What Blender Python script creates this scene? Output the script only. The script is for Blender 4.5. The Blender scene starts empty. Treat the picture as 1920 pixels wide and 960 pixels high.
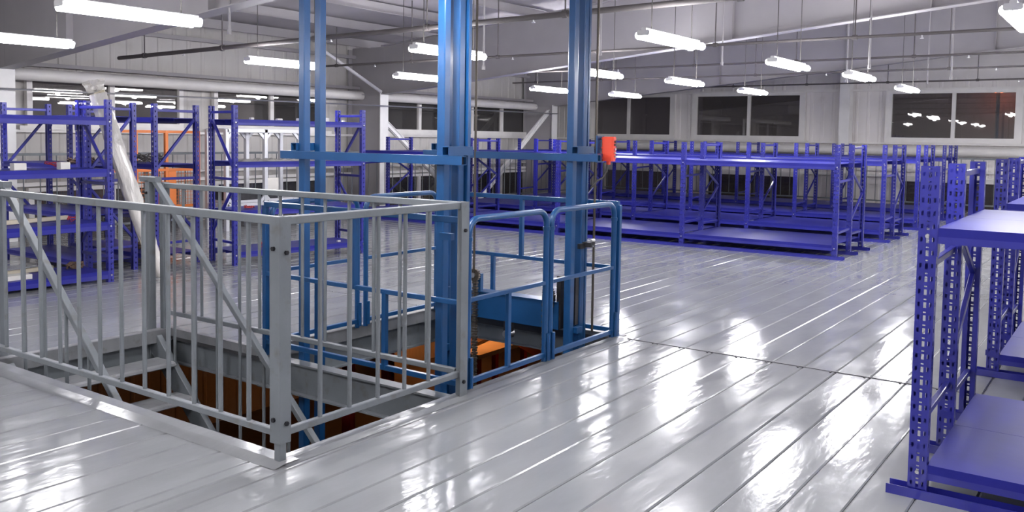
import bpy, math, random
from mathutils import Vector, Matrix
random.seed(7)
S = bpy.context.scene
COL = S.collection
R = math.radians

# ------------------------------------------------------------------ camera
cam_d = bpy.data.cameras.new('camera')
cam = bpy.data.objects.new('camera', cam_d); COL.objects.link(cam)
FPX, CY = 1671.436, 360.457
YAW, PIT, ROL = R(35.21807761), R(3.57810981), R(0.88167888)
cam_d.sensor_fit = 'HORIZONTAL'; cam_d.sensor_width = 36.0
cam_d.lens = 36.0 * FPX / 1920.0
cam_d.shift_y = -(480.0 - CY) / 1920.0
cam_d.clip_start = 0.05; cam_d.clip_end = 300
fw = Vector((math.cos(YAW)*math.cos(PIT), math.sin(YAW)*math.cos(PIT), -math.sin(PIT)))
rt = Vector((math.sin(YAW), -math.cos(YAW), 0.0)); up = rt.cross(fw)
r2 = rt*math.cos(ROL) + up*math.sin(ROL); u2 = -rt*math.sin(ROL) + up*math.cos(ROL)
cam.matrix_world = Matrix(((r2.x, u2.x, -fw.x, 0), (r2.y, u2.y, -fw.y, 0), (r2.z, u2.z, -fw.z, 1.65), (0, 0, 0, 1)))
S.camera = cam

# ------------------------------------------------------------------ world: night outside
w = bpy.data.worlds.new('night'); S.world = w; w.use_nodes = True
w.node_tree.nodes['Background'].inputs[0].default_value = (0.012, 0.010, 0.014, 1)
w.node_tree.nodes['Background'].inputs[1].default_value = 1.0
S.view_settings.view_transform = 'Standard'; S.view_settings.look = 'None'
S.view_settings.gamma = 1.0; S.view_settings.use_curve_mapping = False
S.view_settings.exposure = 0.40
LAMP_STRENGTH = 40.0
S.cycles.max_bounces = 10; S.cycles.diffuse_bounces = 8; S.cycles.glossy_bounces = 4
S.cycles.transparent_max_bounces = 16
S.cycles.use_denoising = True
S.cycles.sample_clamp_indirect = 6.0

# ------------------------------------------------------------------ materials
def mat(name, col, rough=0.5, metal=0.0, bump=0.0, bscale=60.0, var=0.0, vscale=3.0, coat=0.0, rvar=0.0, rscale=2.0, emit=None, estr=0.0, spec=0.5, stretch=(1, 1, 1), dirt=None):
    m = bpy.data.materials.new(name); m.use_nodes = True
    nt = m.node_tree; N = nt.nodes; L = nt.links; b = N['Principled BSDF']
    b.inputs['Base Color'].default_value = (*col, 1); b.inputs['Roughness'].default_value = rough
    b.inputs['Metallic'].default_value = metal
    b.inputs['Specular IOR Level'].default_value = spec
    b.inputs['Coat Weight'].default_value = coat; b.inputs['Coat Roughness'].default_value = 0.12
    tc = N.new('ShaderNodeTexCoord'); mp = N.new('ShaderNodeMapping'); mp.inputs['Scale'].default_value = stretch
    geo = N.new('ShaderNodeNewGeometry'); L.new(geo.outputs['Position'], mp.inputs['Vector'])
    if var > 0:
        n = N.new('ShaderNodeTexNoise'); n.inputs['Scale'].default_value = vscale; n.inputs['Detail'].default_value = 5
        L.new(mp.outputs[0], n.inputs['Vector'])
        r = N.new('ShaderNodeMapRange'); r.inputs[1].default_value = 0.3; r.inputs[2].default_value = 0.7
        r.inputs[3].default_value = 1 - var; r.inputs[4].default_value = 1 + var
        L.new(n.outputs[0], r.inputs[0])
        h = N.new('ShaderNodeHueSaturation'); h.inputs['Color'].default_value = (*col, 1)
        L.new(r.outputs[0], h.inputs['Value'])
        out = h.outputs[0]
        if dirt:
            n2 = N.new('ShaderNodeTexNoise'); n2.inputs['Scale'].default_value = vscale*2.3; n2.inputs['Detail'].default_value = 8
            L.new(mp.outputs[0], n2.inputs['Vector'])
            r3 = N.new('ShaderNodeMapRange'); r3.inputs[1].default_value = 0.58; r3.inputs[2].default_value = 0.75
            r3.inputs[3].default_value = 0; r3.inputs[4].default_value = 0.6; L.new(n2.outputs[0], r3.inputs[0])
            mx = N.new('ShaderNodeMix'); mx.data_type = 'RGBA'; L.new(r3.outputs[0], mx.inputs[0])
            L.new(out, mx.inputs[6]); mx.inputs[7].default_value = (*dirt, 1); out = mx.outputs[2]
        L.new(out, b.inputs['Base Color'])
    if rvar > 0:
        n = N.new('ShaderNodeTexNoise'); n.inputs['Scale'].default_value = rscale; n.inputs['Detail'].default_value = 4
        L.new(mp.outputs[0], n.inputs['Vector'])
        r = N.new('ShaderNodeMapRange'); r.inputs[1].default_value = 0.35; r.inputs[2].default_value = 0.65
        r.inputs[3].default_value = max(0.02, rough - rvar); r.inputs[4].default_value = rough + rvar
        L.new(n.outputs[0], r.inputs[0]); L.new(r.outputs[0], b.inputs['Roughness'])
    if bump > 0:
        n = N.new('ShaderNodeTexNoise'); n.inputs['Scale'].default_value = bscale; n.inputs['Detail'].default_value = 3
        L.new(mp.outputs[0], n.inputs['Vector'])
        bp = N.new('ShaderNodeBump'); bp.inputs['Strength'].default_value = bump; bp.inputs['Distance'].default_value = 0.02
        L.new(n.outputs[0], bp.inputs['Height']); L.new(bp.outputs[0], b.inputs['Normal'])
    if emit:
        b.inputs['Emission Color'].default_value = (*emit, 1); b.inputs['Emission Strength'].default_value = estr
    return m

M = {}
M['floor'] = mat('deck paint', (0.245, 0.252, 0.262), 0.15, bump=0.10, bscale=7.0, var=0.06, vscale=2.2, rvar=0.05, rscale=2.0, spec=0.5, stretch=(0.8, 2.2, 1))
M['under'] = mat('dark underdeck', (0.05, 0.05, 0.055), 0.7, var=0.2)
M['seam'] = mat('dark joint strip', (0.07, 0.07, 0.08), 0.5)
M['edge'] = mat('edge angle paint', (0.20, 0.205, 0.215), 0.35, var=0.15, vscale=6, dirt=(0.10, 0.09, 0.08))
M['grey'] = mat('grey railing paint', (0.17, 0.187, 0.203), 0.38, bump=0.05, bscale=40, var=0.08, vscale=5, dirt=(0.12, 0.11, 0.10))
M['bolt'] = mat('dark bolt', (0.03, 0.03, 0.035), 0.4, metal=0.6)
M['steel'] = mat('bright steel', (0.62, 0.62, 0.64), 0.3, metal=0.9)
M['lift'] = mat('lift blue paint', (0.009, 0.070, 0.205), 0.33, bump=0.03, bscale=30, var=0.10, vscale=4, coat=0.1)
M['rack'] = mat('rack blue paint', (0.019, 0.021, 0.25), 0.33, bump=0.02, bscale=50, var=0.10, vscale=4, coat=0.25)
M['rackin'] = mat('rack blue shelf', (0.018, 0.020, 0.22), 0.40, bump=0.03, bscale=8, var=0.12, vscale=3, coat=0.0, spec=0.2)
M['wall'] = mat('wall cladding', (0.84, 0.81, 0.80), 0.55, bump=0.03, bscale=20, var=0.06, vscale=1.2, dirt=(0.72, 0.69, 0.66))  # base colour lifted to make up for weak light on the back wall
M['wall2'] = mat('left wall cladding', (0.58, 0.56, 0.54), 0.55, bump=0.03, bscale=20, var=0.06, vscale=1.2, dirt=(0.46, 0.44, 0.40))  # darker copy of the cladding, offsets stronger light on the left wall
M['roof'] = mat('roof sheet', (0.44, 0.42, 0.435), 0.6, var=0.15, vscale=1.0)
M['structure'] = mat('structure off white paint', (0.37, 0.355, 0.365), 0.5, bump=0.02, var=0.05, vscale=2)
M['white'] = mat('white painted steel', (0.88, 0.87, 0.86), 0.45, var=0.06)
M['pipe'] = mat('sprinkler pipe paint', (0.095, 0.085, 0.085), 0.7, var=0.1)
M['duct'] = mat('wall duct paint', (0.78, 0.76, 0.74), 0.45, var=0.06)
M['frame'] = mat('window frame paint', (0.84, 0.82, 0.80), 0.45, var=0.05)
M['dark'] = mat('dark steel', (0.035, 0.035, 0.04), 0.45, metal=0.5, var=0.2, vscale=20)
M['cable'] = mat('dark cable', (0.07, 0.065, 0.06), 0.6)
M['chain'] = mat('oily chain', (0.10, 0.085, 0.07), 0.45, metal=0.6)
M['lampw'] = mat('lamp housing white', (0.75, 0.75, 0.75), 0.4)
M['tube2'] = mat('lit tube brighter', (1, 1, 1), 0.4, emit=(0.985, 0.97, 1.0), estr=LAMP_STRENGTH*1.5)
M['tube'] = mat('lit tube', (1, 1, 1), 0.4, emit=(0.985, 0.97, 1.0), estr=LAMP_STRENGTH)
M['orange'] = mat('orange red plastic', (0.95, 0.085, 0.035), 0.35, coat=0.3)
M['guard'] = mat('orange guard paint', (0.72, 0.19, 0.03), 0.4)
M['alu'] = mat('aluminium profile', (0.62, 0.63, 0.66), 0.35, metal=0.35)
M['film'] = mat('plastic film wrap', (0.50, 0.48, 0.45), 0.22, bump=0.9, bscale=14, var=0.15, vscale=12, coat=0.5, stretch=(1, 1, 0.35))
M['beige'] = mat('beige strips', (0.50, 0.45, 0.34), 0.5, var=0.1)
M['card'] = mat('white carton', (0.62, 0.60, 0.56), 0.6, var=0.08)
M['red'] = mat('red paint', (0.42, 0.025, 0.02), 0.45)
M['brown'] = mat('brown clutter', (0.10, 0.06, 0.04), 0.7, var=0.4, vscale=15)
M['ground'] = mat('lower storey concrete', (0.12, 0.11, 0.10), 0.6, var=0.2, vscale=1.0)
M['sodium'] = mat('sodium lamp', (1, .5, .2), 0.4, emit=(1.0, 0.33, 0.07), estr=12)
M['sodium_far'] = mat('street lamp glow', (1, .4, .1), 0.4, emit=(1.0, 0.20, 0.04), estr=8)
M['grille'] = mat('grey louvre', (0.42, 0.42, 0.43), 0.5)

def glass():
    m = bpy.data.materials.new('night glass'); m.use_nodes = True
    nt = m.node_tree; N = nt.nodes; L = nt.links; N.clear()
    o = N.new('ShaderNodeOutputMaterial'); mx = N.new('ShaderNodeMixShader'); f = N.new('ShaderNodeFresnel'); f.inputs[0].default_value = 1.6
    a = N.new('ShaderNodeBsdfTransparent'); a.inputs[0].default_value = (0.80, 0.78, 0.76, 1)
    g = N.new('ShaderNodeBsdfGlossy'); g.inputs['Roughness'].default_value = 0.015; g.inputs['Color'].default_value = (0.95, 0.95, 0.95, 1)
    df = N.new('ShaderNodeBsdfDiffuse'); df.inputs[0].default_value = (0.42, 0.40, 0.40, 1)      # dust film on the pane
    m2 = N.new('ShaderNodeMixShader'); m2.inputs[0].default_value = 0.13; L.new(a.outputs[0], m2.inputs[1]); L.new(df.outputs[0], m2.inputs[2])
    L.new(f.outputs[0], mx.inputs[0]); L.new(m2.outputs[0], mx.inputs[1]); L.new(g.outputs[0], mx.inputs[2]); L.new(mx.outputs[0], o.inputs[0])
    return m
M['glass'] = glass()

# ------------------------------------------------------------------ mesh builder
class MB:
    def __init__(s): s.v = []; s.f = []
    def add(s, vs, fs):
        n = len(s.v); s.v += [tuple(x) for x in vs]; s.f += [tuple(i+n for i in f) for f in fs]; return s
    def box(s, x0, x1, y0, y1, z0, z1):
        v = [(x0,y0,z0),(x1,y0,z0),(x1,y1,z0),(x0,y1,z0),(x0,y0,z1),(x1,y0,z1),(x1,y1,z1),(x0,y1,z1)]
        return s.add(v, [(3,2,1,0),(4,5,6,7),(0,1,5,4),(1,2,6,5),(2,3,7,6),(3,0,4,7)])
    def prism(s, p, q, prof, side=None, caps=True):
        """sweep a closed 2D profile (a,b) from p to q; a along 'side', b along the other normal"""
        p = Vector(p); q = Vector(q); d = (q-p).normalized()
        if side is None:
            side = Vector((0,0,1)).cross(d)
            if side.length < 1e-4: side = Vector((1,0,0))
        side = Vector(side); side = (side - d*side.dot(d)).normalized(); b = d.cross(side).normalized()
        n = len(prof)
        vs = [p+side*a+b*c for a,c in prof] + [q+side*a+b*c for a,c in prof]
        fs = [(i,(i+1)%n,n+(i+1)%n,n+i) for i in range(n)]
        if caps: fs += [tuple(range(n))[::-1], tuple(range(n,2*n))]
        return s.add(vs, fs)
    def bar(s, p, q, w, h, ch=0.0, side=None):
        a, b = w/2, h/2
        if ch <= 0: pr = [(-a,-b),(a,-b),(a,b),(-a,b)]
        else: pr = [(-a+ch,-b),(a-ch,-b),(a,-b+ch),(a,b-ch),(a-ch,b),(-a+ch,b),(-a,b-ch),(-a,-b+ch)]
        return s.prism(p, q, pr, side)
    def tube(s, p, q, r, n=10, caps=True):
        return s.prism(p, q, [(r*math.cos(2*math.pi*i/n), r*math.sin(2*math.pi*i/n)) for i in range(n)], None, caps)
    def hollow(s, p, q, w, h, t, side=None):
        """open ended rectangular tube"""
        p = Vector(p); q = Vector(q); d = (q-p).normalized()
        if side is None:
            side = Vector((0,0,1)).cross(d)
            if side.length < 1e-4: side = Vector((1,0,0))
        side = Vector(side).normalized(); b = d.cross(side)
        def ring(c, a, e): return [c+side*x+b*y for x,y in ((-a,-e),(a,-e),(a,e),(-a,e))]
        a, e = w/2, h/2
        vs = ring(p,a,e)+ring(q,a,e)+ring(p,a-t,e-t)+ring(q,a-t,e-t)
        fs = []
        for i in range(4):
            j = (i+1)%4
            fs += [(i,j,4+j,4+i),(8+j,8+i,12+i,12+j),(i,8+i,8+j,j),(4+j,12+j,12+i,4+i)]
        return s.add(vs, fs)
    def path(s, pts, r, n=8, closed=False):
        pts = [Vector(p) for p in pts]; m = len(pts); rings = []; side = None
        for i, p in enumerate(pts):
            a = pts[i-1] if (i > 0 or closed) else p; b = pts[(i+1) % m] if (i < m-1 or closed) else p
            d = (b-a).normalized()
            if side is None:
                side = Vector((0,0,1)).cross(d)
                if side.length < 1e-3: side = Vector((1,0,0)).cross(d)
            side = (side-d*side.dot(d)).normalized(); c = d.cross(side)
            rings.append([p+side*r*math.cos(2*math.pi*k/n)+c*r*math.sin(2*math.pi*k/n) for k in range(n)])
        vs = [v for rg in rings for v in rg]; fs = []
        for i in range(m if closed else m-1):
            j = (i+1) % m
            for k in range(n):
                l = (k+1) % n; fs.append((i*n+k, i*n+l, j*n+l, j*n+k))
        if not closed: fs += [tuple(range(n))[::-1], tuple(range((m-1)*n, m*n))]
        return s.add(vs, fs)
    def mesh(s, name, m, smooth=False, off=(0,0,0)):
        me = bpy.data.meshes.new(name)
        ox, oy, oz = off
        me.from_pydata([(x-ox, y-oy, z-oz) for x,y,z in s.v], [], s.f); me.update()
        if m is not None: me.materials.append(m)
        if smooth:
            for p in me.polygons: p.use_smooth = True
            try: me.set_sharp_from_angle(angle=R(40))
            except Exception: pass
        return me

def props(o, label=None, cat=None, group=None, kind=None):
    if label: o['label'] = label
    if cat: o['category'] = cat
    if group: o['group'] = group
    if kind: o['kind'] = kind
    return o
def thing(name, label, cat, loc=(0,0,0), rz=0, group=None, kind=None):
    o = bpy.data.objects.new(name, None); COL.objects.link(o); o.location = loc; o.rotation_euler = (0,0,rz)
    o.empty_display_size = 0.1
    return props(o, label, cat, group, kind)
def part(name, mb, m, parent=None, smooth=False, local=False):
    """mesh built in world coordinates, re-based on its parent's place"""
    off = (0,0,0)
    if parent is not None and not local:
        q = parent; off = Vector((0,0,0))
        while q is not None: off += Vector(q.location); q = q.parent
    o = bpy.data.objects.new(name, mb.mesh(name, m, smooth, off)); COL.objects.link(o); o.parent = parent
    return o
def inst(name, me, loc, parent=None, rot=(0,0,0)):
    o = bpy.data.objects.new(name, me); COL.objects.link(o); o.parent = parent; o.location = loc; o.rotation_euler = rot
    return o
def single(name, mb, m, label, cat, group=None, kind=None, smooth=False):
    """a thing of one mesh, its origin at the base centre of its bounds"""
    xs = [v[0] for v in mb.v]; ys = [v[1] for v in mb.v]; zs = [v[2] for v in mb.v]
    off = ((min(xs)+max(xs))/2, (min(ys)+max(ys))/2, min(zs))
    o = bpy.data.objects.new(name, mb.mesh(name, m, smooth, off)); COL.objects.link(o); o.location = off
    return props(o, label, cat, group, kind)

# ================================================================== LARGE STRUCTURE
WY, WX = 14.5, 24.9            # left wall plane, back wall plane
X0, Y0 = -6.0, -9.0            # unseen sides behind the camera
ZG = -4.0                      # lower storey ground
RIDGE = -3.0
def zf(y): return 2.52 + 0.099*(13.4-max(y, 2*RIDGE-y) )   # rafter bottom flange
def zr(y): return zf(y) + 1.25                              # roof sheet
HOLES = [(2.98, 4.40, 3.50, 6.60), (4.40, 6.55, 3.50, 5.45)]

# floor: dark underdeck with the opening, planks as parts
def strips(x0, x1, y0, y1):
    """rectangles of the floor minus the opening, cut in y bands"""
    ys = sorted({y0, y1, *[v for v in (3.50, 5.45, 6.60) if y0 < v < y1]})
    out = []
    for a, b in zip(ys[:-1], ys[1:]):
        mid = (a+b)/2; segs = [(x0, x1)]
        for hx0, hx1, hy0, hy1 in HOLES:
            if hy0 < mid < hy1:
                n = []
                for s0, s1 in segs:
                    if s1 <= hx0 or s0 >= hx1: n.append((s0, s1)); continue
                    if s0 < hx0: n.append((s0, hx0))
                    if s1 > hx1: n.append((hx1, s1))
                segs = n
        out += [(s0, s1, a, b) for s0, s1 in segs]
    return out
mb = MB()
for s0, s1, a, b in strips(X0, 24.3, Y0, 14.1): mb.box(s0, s1, a, b, -0.09, -0.028)
floor = part('floor', mb, M['under']); props(floor, 'grey painted steel plank floor of the upper storey', 'floor', kind='structure')
PITCH = 0.2335
def plank_mesh(L, W):
    c = 0.006; g = 0.0015
    mb = MB(); hw, hl = W/2-g, L/2-0.002
    v = [(-hl,-hw,-0.028),(hl,-hw,-0.028),(hl,hw,-0.028),(-hl,hw,-0.028),
         (-hl,-hw,-c),(hl,-hw,-c),(hl,hw,-c),(-hl,hw,-c),
         (-hl,-hw+c,0),(hl,-hw+c,0),(hl,hw-c*1.6,0),(-hl,hw-c*1.6,0)]
    f = [(0,1,5,4),(1,2,6,5),(2,3,7,6),(3,0,4,7),(4,5,9,8),(6,7,11,10),(5,6,10,9),(7,4,8,11),(8,9,10,11),(3,2,1,0)]
    return mb.add(v, f).mesh('floor_plank', M['floor'])
pcache = {}
XS = [X0, 6.49, 15.75, 24.3]
k0 = int(math.floor((-5.0-1.02)/PITCH)); k1 = int(math.ceil((14.1-1.02)/PITCH))
for k in range(k0, k1):
    ya = 1.02+PITCH*k; yb = ya+PITCH
    for xa, xb in zip(XS[:-1], XS[1:]):
        xa_, xb_ = xa+0.005, xb-0.005
        for s0, s1, a, b in strips(xa_, xb_, ya, yb):
            if b-a < 0.03 or s1-s0 < 0.05: continue
            key = (round(s1-s0, 3), round(b-a, 3))
            if key not in pcache: pcache[key] = plank_mesh(s1-s0, b-a)
            o = inst('floor_plank', pcache[key], ((s0+s1)/2, (a+b)/2, random.uniform(-0.0006, 0.0006)), floor)
            o.rotation_euler = (R(random.uniform(-0.25, 0.25)), 0, 0)
# opening trims: an angle lip around the opening
mb = MB()
mb.add([(2.90,3.385,0.0015),(6.50,3.385,0.0015),(6.50,3.445,0.011),(2.90,3.445,0.011),(6.50,3.512,0.011),(2.90,3.512,0.011),(6.50,3.512,-0.16),(2.90,3.512,-0.16)],[(0,1,2,3),(3,2,4,5),(5,4,6,7)]); mb.box(2.93, 6.50, 3.500, 3.510, -0.16, 0.004)
o = single('trim_1', mb, M['floor'], 'grey steel lip along the near long edge of the floor opening', 'floor edge', kind='structure')
mb = MB(); mb.add([(2.83,3.40,0.0015),(2.91,3.40,0.012),(2.91,8.4,0.012),(2.83,8.4,0.0015),(2.99,3.40,0.012),(2.99,6.60,0.012),(2.91,6.60,0.012)],[(0,1,2,3),(1,4,5,6)]); mb.box(2.98, 2.992, 3.46, 6.60, -0.16, 0.004)
single('trim_2', mb, M['floor'], 'grey steel lip under the left railing of the stair opening', 'floor edge', kind='structure')
mb = MB(); mb.box(2.93, 4.46, 6.595, 6.66, -0.03, 0.006); mb.box(2.93, 4.46, 6.585, 6.597, -0.10, 0.004)
single('trim_3', mb, M['edge'], 'grey steel lip across the head of the stairs', 'floor edge', kind='structure')
mb = MB(); mb.box(4.40, 6.60, 5.445, 5.50, -0.03, 0.006); mb.box(4.40, 6.60, 5.435, 5.447, -0.10, 0.004)
single('trim_4', mb, M['edge'], 'grey steel lip along the far edge of the lift opening', 'floor edge', kind='structure')
mb = MB(); mb.box(6.545, 6.60, 3.46, 5.50, -0.03, 0.006)
single('trim_5', mb, M['edge'], 'grey steel lip at the right end of the lift opening', 'floor edge', kind='structure')
mb = MB(); mb.box(4.39, 4.44, 5.47, 6.60, -0.06, 0.006)
single('trim_6', mb, M['edge'], 'short grey lip behind the stair opening below the far railing', 'floor edge', kind='structure')
# dark cross joint with little screw heads
mb = MB(); mb.box(6.484, 6.496, -5, 3.45, -0.02, 0.0045)
j = single('trim_7', mb, M['seam'], 'dark cross joint running right from the lift opening over the planks', 'floor joint', kind='structure')
scr = MB().tube((0,0,0), (0,0,0.006), 0.008, 8).mesh('screw_head', M['bolt'])
for k in range(14):
    inst('screw_head', scr, (6.46-j.location.x, 3.15-k*0.2335-j.location.y, 0.0-j.location.z), j)

# I beams that carry the deck
def ibeam(mb, p, q, h=0.24, b=0.10, t=0.012):
    p = Vector(p); q = Vector(q); d = (q-p).normalized(); up_ = Vector((0,0,1)); s = up_.cross(d)
    mb.bar(p, q, t, h-2*t, side=s); mb.bar(p+up_*(h/2-t/2), q+up_*(h/2-t/2), b, t, side=s); mb.bar(p-up_*(h/2-t/2), q-up_*(h/2-t/2), b, t, side=s)
    return mb
for a, b, hh, lab in (((4.47,3.48,-0.18),(4.47,6.9,-0.18),0.24,'steel beam between the stair opening and the lift'),
                  ((6.61,-4,-0.165),(6.61,14,-0.165),0.15,'steel beam under the right end of the lift opening'),
                  ((2.90,6.70,-0.20),(15,6.70,-0.20),0.22,'steel beam at the head of the stairs'),
                  ((4.47,5.52,-0.21),(6.6,5.52,-0.21),0.24,'steel beam along the far side of the lift opening'),
                  ((2.9,-4,-0.20),(2.9,14,-0.20),0.22,'steel beam under the left edge of the stair opening'),
                  ((2.9,3.42,-0.21),(15,3.42,-0.21),0.22,'steel beam under the near edge of the opening')):
    mb = ibeam(MB(), a, b, hh)
    single('floor_beam', mb, M['grey'], lab, 'beam', kind='structure')

# walls -------------------------------------------------------------
def rib_wall(x0, x1, z0, z1, holes, axis, plane, sign):
    """corrugated cladding with window holes; u runs along the wall"""
    mb = MB()
    us = sorted({x0, x1, *[h[0] for h in holes], *[h[1] for h in holes]})
    def quad(u0, u1, a, b, d=0.0):
        P = []
        for u, z in ((u0,a),(u1,a),(u1,b),(u0,b)):
            P.append((u, plane+sign*d, z) if axis == 'x' else (plane+sign*d, u, z))
        return P
    def cell(u0, u1, a, b):
        u = u0
        while u < u1-1e-6:                       # trapezoid ribs every 0.30 m
            e = min(u+0.30, u1)
            k = [(u,0),(min(u+0.20,e),0),(min(u+0.22,e),0.011),(min(u+0.27,e),0.011),(e,0)]
            for (ua,da),(ub,db) in zip(k[:-1],k[1:]):
                if ub-ua < 1e-5: continue
                P = [(ua,da,a),(ub,db,a),(ub,db,b),(ua,da,b)]
                vs = [((p[0], plane+sign*p[1], p[2]) if axis=='x' else (plane+sign*p[1], p[0], p[2])) for p in P]
                mb.add(vs, [(0,1,2,3)])
            u = e
    for ua, ub in zip(us[:-1], us[1:]):
        mid = (ua+ub)/2; zs = [z0, z1]
        hs = sorted([h for h in holes if h[0] < mid < h[1]], key=lambda h: h[2])
        z = z0
        for h in hs:
            if h[2] > z: cell(ua, ub, z, h[2])
            z = h[3]
        if z < z1: cell(ua, ub, z, z1)
    # a backing sheet so the wall has depth
    return mb
WL = [(7.15,9.85,8.53,1.76,2.46),(10.62,13.30,11.95,1.76,2.46),(15.15,17.85,16.47,1.76,2.46),(18.55,21.25,19.88,1.76,2.46)]
WB = [(11.65,14.30,13.12,1.76,2.92),(7.75,10.90,9.26,1.76,2.92),(2.52,5.46,3.94,1.76,2.92),(-0.9,1.9,0.5,1.76,2.92)]
LL = [(7.15,9.85,8.53,-0.1,0.66),(10.62,13.30,11.95,-0.1,0.66),(15.15,17.85,16.47,-0.1,0.66),(18.55,21.25,19.88,-0.1,0.66)]
LB = [(11.65,13.95,12.9,-0.1,0.66),(7.75,10.50,9.2,-0.1,0.66),(2.52,5.20,3.94,-0.1,0.66)]
hl = [(a,b,c,d) for a,b,_,c,d in WL+LL]; hb = [(a,b,c,d) for a,b,_,c,d in WB+LB]
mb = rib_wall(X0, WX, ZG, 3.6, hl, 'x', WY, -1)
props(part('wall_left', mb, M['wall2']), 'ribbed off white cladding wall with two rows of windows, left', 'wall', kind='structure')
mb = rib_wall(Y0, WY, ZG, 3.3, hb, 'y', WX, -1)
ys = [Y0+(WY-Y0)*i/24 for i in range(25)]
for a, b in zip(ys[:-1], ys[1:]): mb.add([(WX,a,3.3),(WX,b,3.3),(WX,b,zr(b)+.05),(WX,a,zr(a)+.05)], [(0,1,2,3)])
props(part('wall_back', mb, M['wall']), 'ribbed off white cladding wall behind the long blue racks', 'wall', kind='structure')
mb = MB(); mb.box(X0-0.1, X0, Y0, WY, ZG, 5.2)
props(part('wall_front', mb, M['wall']), 'plain off white wall behind the viewer', 'wall', kind='structure')
mb = MB(); mb.box(X0, WX, Y0-0.1, Y0, ZG, 5.2)
props(part('wall_right', mb, M['wall']), 'plain off white wall at the far right behind the viewer', 'wall', kind='structure')
# roof: thick sheet, both slopes; purlins as parts
mb = MB()
for ya, yb in ((RIDGE, WY+0.1), (Y0-0.1, RIDGE)):
    za, zb = zr(ya), zr(yb)
    mb.add([(X0-.1,ya,za),(WX+.1,ya,za),(WX+.1,yb,zb),(X0-.1,yb,zb),(X0-.1,ya,za+.08),(WX+.1,ya,za+.08),(WX+.1,yb,zb+.08),(X0-.1,yb,zb+.08)],
           [(0,1,2,3),(7,6,5,4),(0,4,5,1),(1,5,6,2),(2,6,7,3),(3,7,4,0)])
ceil = part('ceiling', mb, M['roof']); props(ceil, 'grey sheet metal roof underside with purlins', 'ceiling', kind='structure')
pm = MB().bar((X0,0,0),(WX-0.02,0,0),0.012,0.17); pm.bar((X0,0.03,0.08),(WX-0.02,0.03,0.08),0.06,0.010); pm.bar((X0,-0.03,-0.08),(WX-0.02,-0.03,-0.08),0.06,0.010)
pm = pm.mesh('purlin', M['structure'])
y = 13.9
while y > Y0+0.3:
    inst('purlin', pm, (0, y, zr(y)-0.115), ceil); y -= 1.4

# portal frames: column and rafter, one thing each
FR = [(-1.2,'behind the viewer'),(6.34,'at the left edge of the photo'),(14.2,'between the two pairs of left windows'),(21.05,'near the far corner')]
for fx, w_ in FR:
    c = thing('steel_column', 'tapered off white steel column ' + w_, 'column', (fx,13.95,ZG), kind='structure')
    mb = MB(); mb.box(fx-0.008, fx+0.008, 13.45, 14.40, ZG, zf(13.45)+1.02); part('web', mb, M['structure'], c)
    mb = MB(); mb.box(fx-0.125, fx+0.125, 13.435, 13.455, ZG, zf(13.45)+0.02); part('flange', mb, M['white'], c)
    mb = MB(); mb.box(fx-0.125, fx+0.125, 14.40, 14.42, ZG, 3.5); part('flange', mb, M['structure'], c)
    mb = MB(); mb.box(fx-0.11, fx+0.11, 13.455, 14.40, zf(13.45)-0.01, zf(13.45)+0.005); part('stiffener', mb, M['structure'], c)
    # rafter
    t = thing('roof_rafter', 'deep off white steel rafter rising right from the column ' + w_, 'rafter', (fx, 5, 3.3), kind='structure')
    mb = MB(); n = 2
    pts = [(13.45, zf(13.45)), (RIDGE, zf(RIDGE)), (Y0+0.1, zf(Y0+0.1))]
    for (ya,za),(yb,zb) in zip(pts[:-1], pts[1:]):
        mb.add([(fx-.006,ya,za),(fx-.006,yb,zb),(fx-.006,yb,zb+1.03),(fx-.006,ya,za+1.03),(fx+.006,ya,za),(fx+.006,yb,zb),(fx+.006,yb,zb+1.03),(fx+.006,ya,za+1.03)],
               [(3,2,1,0),(4,5,6,7),(0,1,5,4),(1,2,6,5),(2,3,7,6),(3,0,4,7)])
    part('web', mb, M['structure'], t)
    for dz in (0.0, 1.03):
        mb = MB()
        for (ya,za),(yb,zb) in zip(pts[:-1], pts[1:]): mb.bar((fx,ya,za+dz),(fx,yb,zb+dz),0.22,0.014)
        part('flange', mb, M['structure'], t)
    for yy in (11.6, 8.6, 5.6, 2.6):     # flange braces up to the purlins
        mb = MB(); mb.bar((fx+0.03,yy,zf(yy)+0.03),(fx+0.85,yy,zr(yy)-0.16),0.04,0.04); part('flange_brace', mb, M['structure'], t)
        mb = MB(); mb.box(fx-0.10, fx+0.10, yy-0.005, yy+0.005, zf(yy), zf(yy)+1.0); part('stiffener', mb, M['structure'], t)
# gable posts against the back wall
for gy, w_ in ((6.52,'to the left of the rightmost window'), (15.3-0.9,'in the far corner'), (-1.3,'beyond the right edge')):
    mb = MB(); mb.box(24.45,24.47,gy-0.13,gy+0.13,ZG,zr(gy)-0.05); mb.box(24.47,24.80,gy-0.006,gy+0.006,ZG,zr(gy)-0.05); mb.box(24.80,24.82,gy-0.13,gy+0.13,ZG,zr(gy)-0.05)
    single('gable_post', mb, M['white'], 'white steel post on the back wall ' + w_, 'post', kind='structure')
# eave struts on the left wall
for z_, d_ in ((3.34,'lower'),(3.62,'upper')):
    mb = MB().bar((X0,14.33,z_),(WX,14.33,z_),0.09,0.07)
    single('eave_strut', mb, M['structure'], d_ + ' horizontal strut along the top of the left wall', 'strut', kind='structure')
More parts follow.
